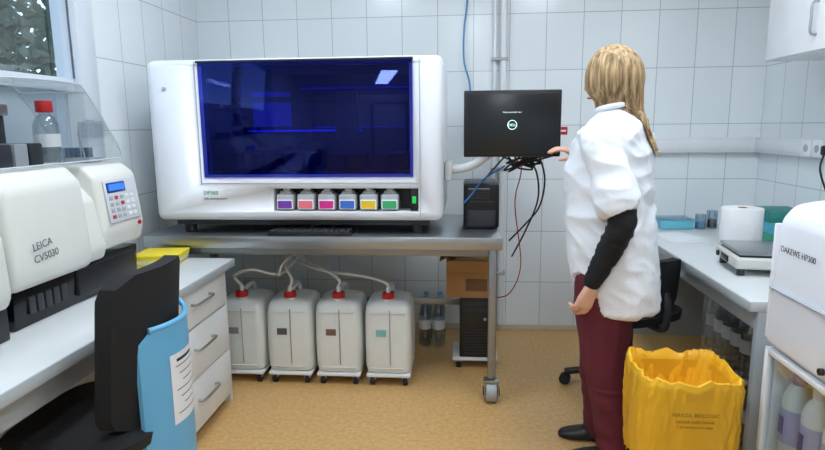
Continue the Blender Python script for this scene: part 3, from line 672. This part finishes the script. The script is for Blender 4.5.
# head
bm=bmesh.new();bmesh.ops.create_uvsphere(bm,u_segments=64,v_segments=48,radius=1)
for v in bm.verts:
    x,y,z=v.co
    X=.094*x;Y=.074*y;Z=.112*z
    if z<0:
        Y*=1-.33*z*z;X*=(1-.12*z*z) if x>0 else (1-.45*z*z)
    if x>0:
        g=lambda a,b,s1,s2:math.exp(-((y-a)/s1)**2-((z-b)/s2)**2)
        X+=.022*g(0,-.22,.13,.14)*1.0+.010*g(0,0,.10,.2)
        X-=.011*(g(.36,.05,.2,.12)+g(-.36,.05,.2,.12))
        X+=.006*g(0,-.52,.26,.06)+.006*g(0,-.62,.22,.06)-.004*g(0,-.57,.3,.02);X+=.010*g(0,-.88,.35,.18);X+=.004*g(0,.22,.6,.1)
    v.co=V((X,Y,Z))
Mh=Matrix((hf,hl,hu)).transposed().to_4x4();Mh.translation=hc
bm.transform(Mh);fin('head',bm,SKIN,TG)
for sgn in (1,-1):
    ec=hc+hf*.079+hl*.030*sgn+hu*.006;bm=bmesh.new();bmesh.ops.create_uvsphere(bm,u_segments=16,v_segments=12,radius=.0115);bm.transform(Matrix.Translation(ec));fin('eye_%s'%('l' if sgn>0 else 'r'),bm,mat('eye_white',(235,235,235),.2),TG)
    bm=bmesh.new();bmesh.ops.create_uvsphere(bm,u_segments=12,v_segments=8,radius=.0055);bm.transform(Matrix.Translation(ec+hf*.0075));fin('iris_%s'%('l' if sgn>0 else 'r'),bm,mat('iris',(60,80,100),.2),TG)
    tube('brow_%s'%('l' if sgn>0 else 'r'),[hc+hf*.090+hl*.014*sgn+hu*.027,hc+hf*.089+hl*.03*sgn+hu*.032,hc+hf*.076+hl*.046*sgn+hu*.026],.0025,mat('brow',(130,96,60),.8),TG)
    bm=bmesh.new();q=hc+hl*.074*sgn-hf*.004-hu*.008;loft(bm,[(q-hl*.004*sgn,hf*.013,hu*.026),(q+hl*.004*sgn,hf*.018,hu*.031),(q+hl*.011*sgn-hf*.004,hf*.017,hu*.03),(q+hl*.013*sgn-hf*.004,hf*.010,hu*.02)],20);fin('ear_%s'%('l' if sgn>0 else 'r'),bm,SKIN,TG)
tube('mouth',[hc+hf*.086+hl*.022-hu*.062,hc+hf*.098-hu*.062,hc+hf*.086-hl*.022-hu*.062],.0035,mat('lips',(180,90,90),.5),TG)
# hair
def hairmat():
    m=bpy.data.materials.new('blonde_hair');m.use_nodes=True;nt=m.node_tree;N=nt.nodes;L=nt.links;b=N['Principled BSDF']
    oi=N.new('ShaderNodeNewGeometry');cr=N.new('ShaderNodeValToRGB');cr.color_ramp.elements[0].color=lin((124,96,66));cr.color_ramp.elements[1].color=lin((206,178,134))
    no=N.new('ShaderNodeTexNoise');no.inputs['Scale'].default_value=70;no.inputs['Detail'].default_value=5;mp=N.new('ShaderNodeMapping');mp.inputs['Scale'].default_value=(1,1,.10)
    L.new(oi.outputs['Position'],mp.inputs[0]);L.new(mp.outputs[0],no.inputs['Vector']);cr.color_ramp.elements[0].position=.36;cr.color_ramp.elements[1].position=.64
    L.new(no.outputs['Fac'],cr.inputs[0]);L.new(cr.outputs[0],b.inputs['Base Color']);b.inputs['Roughness'].default_value=.5;return m
HM=hairmat()
crown=hc+hu*.0-hf*.012
back=(-V((-.93,.37,0)).normalized())
def hairpath(phi,ln,rad,jit):
    pts=[]
    for a in (4,24,46,68,90,108):
        t=math.radians(a);r=rad
        p=crown+hu*(.125*r*math.cos(t))+(hf*math.cos(phi)*.112+hl*math.sin(phi)*.095)*r*math.sin(t);pts.append(p)
    p=pts[-1].copy();tgt=c0+back*.135+l*(.0);n=6
    for i in range(1,n+1):
        s_=i/n;q=p.copy();q.z=p.z-ln*s_
        q.x=p.x+(tgt.x+jit.x-p.x)*min(1,s_*.66);q.y=p.y+(tgt.y+jit.y-p.y)*min(1,s_*.66)
        if q.z<1.44:
            rel=q-c0;fd=rel.dot(-back)
            lim=-.09-(1.44-q.z)*.44
            if fd>lim:q+=-back*(lim-fd)
        pts.append(q)
    return pts
bm=bmesh.new();n=40
phs=[math.radians(48+264*i/(n-1)) for i in range(n)]
grid=[]
for ph in phs:grid.append([bm.verts.new(p) for p in cat(hairpath(ph,.20+.05*math.cos(ph-math.pi),1.0,V((.05*math.cos(ph*1),.06*math.sin(ph*1),0))),3)])
for a,b_ in zip(grid,grid[1:]):
    for i in range(len(a)-1):bm.faces.new((a[i],a[i+1],b_[i+1],b_[i]))
o=fin('hair_base',bm,HM,TG);md=o.modifiers.new('s','SOLIDIFY');md.thickness=.012;md.offset=-1
st=[]
for i in range(800):
    ph=math.radians(random.uniform(38,322));r=random.uniform(.98,1.06)
    st.append(hairpath(ph,random.uniform(.14,.26),r,V((.05*math.cos(ph)+random.gauss(0,.014),.06*math.sin(ph)+random.gauss(0,.018),0))))
tube('hair_strands',st,.0016,HM,TG,k=4,res=1)
# hands
def hand(name,wr,d,nrm,sd,curl,tc=.5):
    wr=V(wr);d=V(d).normalized();nrm=V(nrm);nrm=(nrm-d*nrm.dot(d)).normalized();s_=d.cross(nrm)*sd
    bm=bmesh.new()
    loft(bm,[(wr-d*.03,s_*.024,nrm*.019),(wr,s_*.025,nrm*.018),(wr+d*.02,s_*.031,nrm*.017),(wr+d*.05,s_*.039,nrm*.015),(wr+d*.078,s_*.040,nrm*.013),(wr+d*.09,s_*.036,nrm*.008)],24)
    for j,(of,ln,ra,cu) in enumerate(((.029,.070,.0088,.85),(.0098,.079,.0090,1.0),(-.0098,.073,.0088,1.1),(-.028,.058,.0078,1.2))):
        p=wr+d*(.080-.006*abs(j-1))+s_*of;dd=d.copy();pts=[p-d*.02,p];a=0
        for sg,kk in ((.46,.8),(.30,1.0),(.24,.7)):
            a+=curl*cu*kk;dd=(d*math.cos(a)+nrm*math.sin(a)+s_*of*1.2).normalized();p=p+dd*ln*sg;pts.append(p)
        limb(bm,pts,[ra*1.05,ra*1.05,ra,ra*.93,ra*.8],12,4,fdir=tuple(s_))
    p=wr+d*.018+s_*.022;d1=(d*.62+s_*.62+nrm*.45).normalized();d2=(d*.85+s_*.15+nrm*tc).normalized()
    limb(bm,[p-d1*.01,p+d1*.038,p+d1*.038+d2*.030,p+d1*.038+d2*.052+nrm*.004],[.014,.0115,.0100,.008],12,4,fdir=tuple(nrm))
    b2=remesh(bm,.0022,2);me=fin(name,b2,SKIN,TG);return me
hand('hand_left',LW+V((-.004,0,-.02)),(-.30,.10,-.95),(-.35,.93,.1),1,.55)
hand('hand_right',RW+V((-.008,0,.012)),(-.85,.0,.46),(.25,.1,-.95),1,.45)
lathe('watch_band',RW+V((-.0,0,.0)),[(.034,-.012),(.036,-.006),(.036,.006),(.034,.012)],mat('watch_blue',(40,110,190),.4),TG).rotation_euler=(0,math.radians(75),0)

# ---------------- world, camera
wd=bpy.data.worlds.new('World');sc.world=wd;wd.use_nodes=True;nt=wd.node_tree
sky=nt.nodes.new('ShaderNodeTexSky');sky.sky_type='NISHITA';sky.sun_disc=False;sky.sun_elevation=math.radians(38);sky.sun_rotation=math.radians(120)
bg=nt.nodes['Background'];nt.links.new(sky.outputs[0],bg.inputs[0]);bg.inputs[1].default_value=.5
ff=590.;psi=math.radians(5);th=math.radians(9.6);roll=math.radians(.6)
F=V((-math.sin(psi)*math.cos(th),math.cos(psi)*math.cos(th),-math.sin(th)));R=V((math.cos(psi),math.sin(psi),0));Uv=R.cross(F)
R2=(R*math.cos(roll)-Uv*math.sin(roll)).normalized();U2=R2.cross(F).normalized()
cam=bpy.data.cameras.new('Camera');co=link(bpy.data.objects.new('Camera',cam))
Mx=Matrix((R2,U2,-F)).transposed().to_4x4();Mx.translation=V((0,0,1.4));co.matrix_world=Mx
cam.sensor_width=36;cam.lens=ff/825*36;cam.clip_start=.05
sc.camera=co
try:
    sc.view_settings.view_transform='Standard'
except Exception:pass
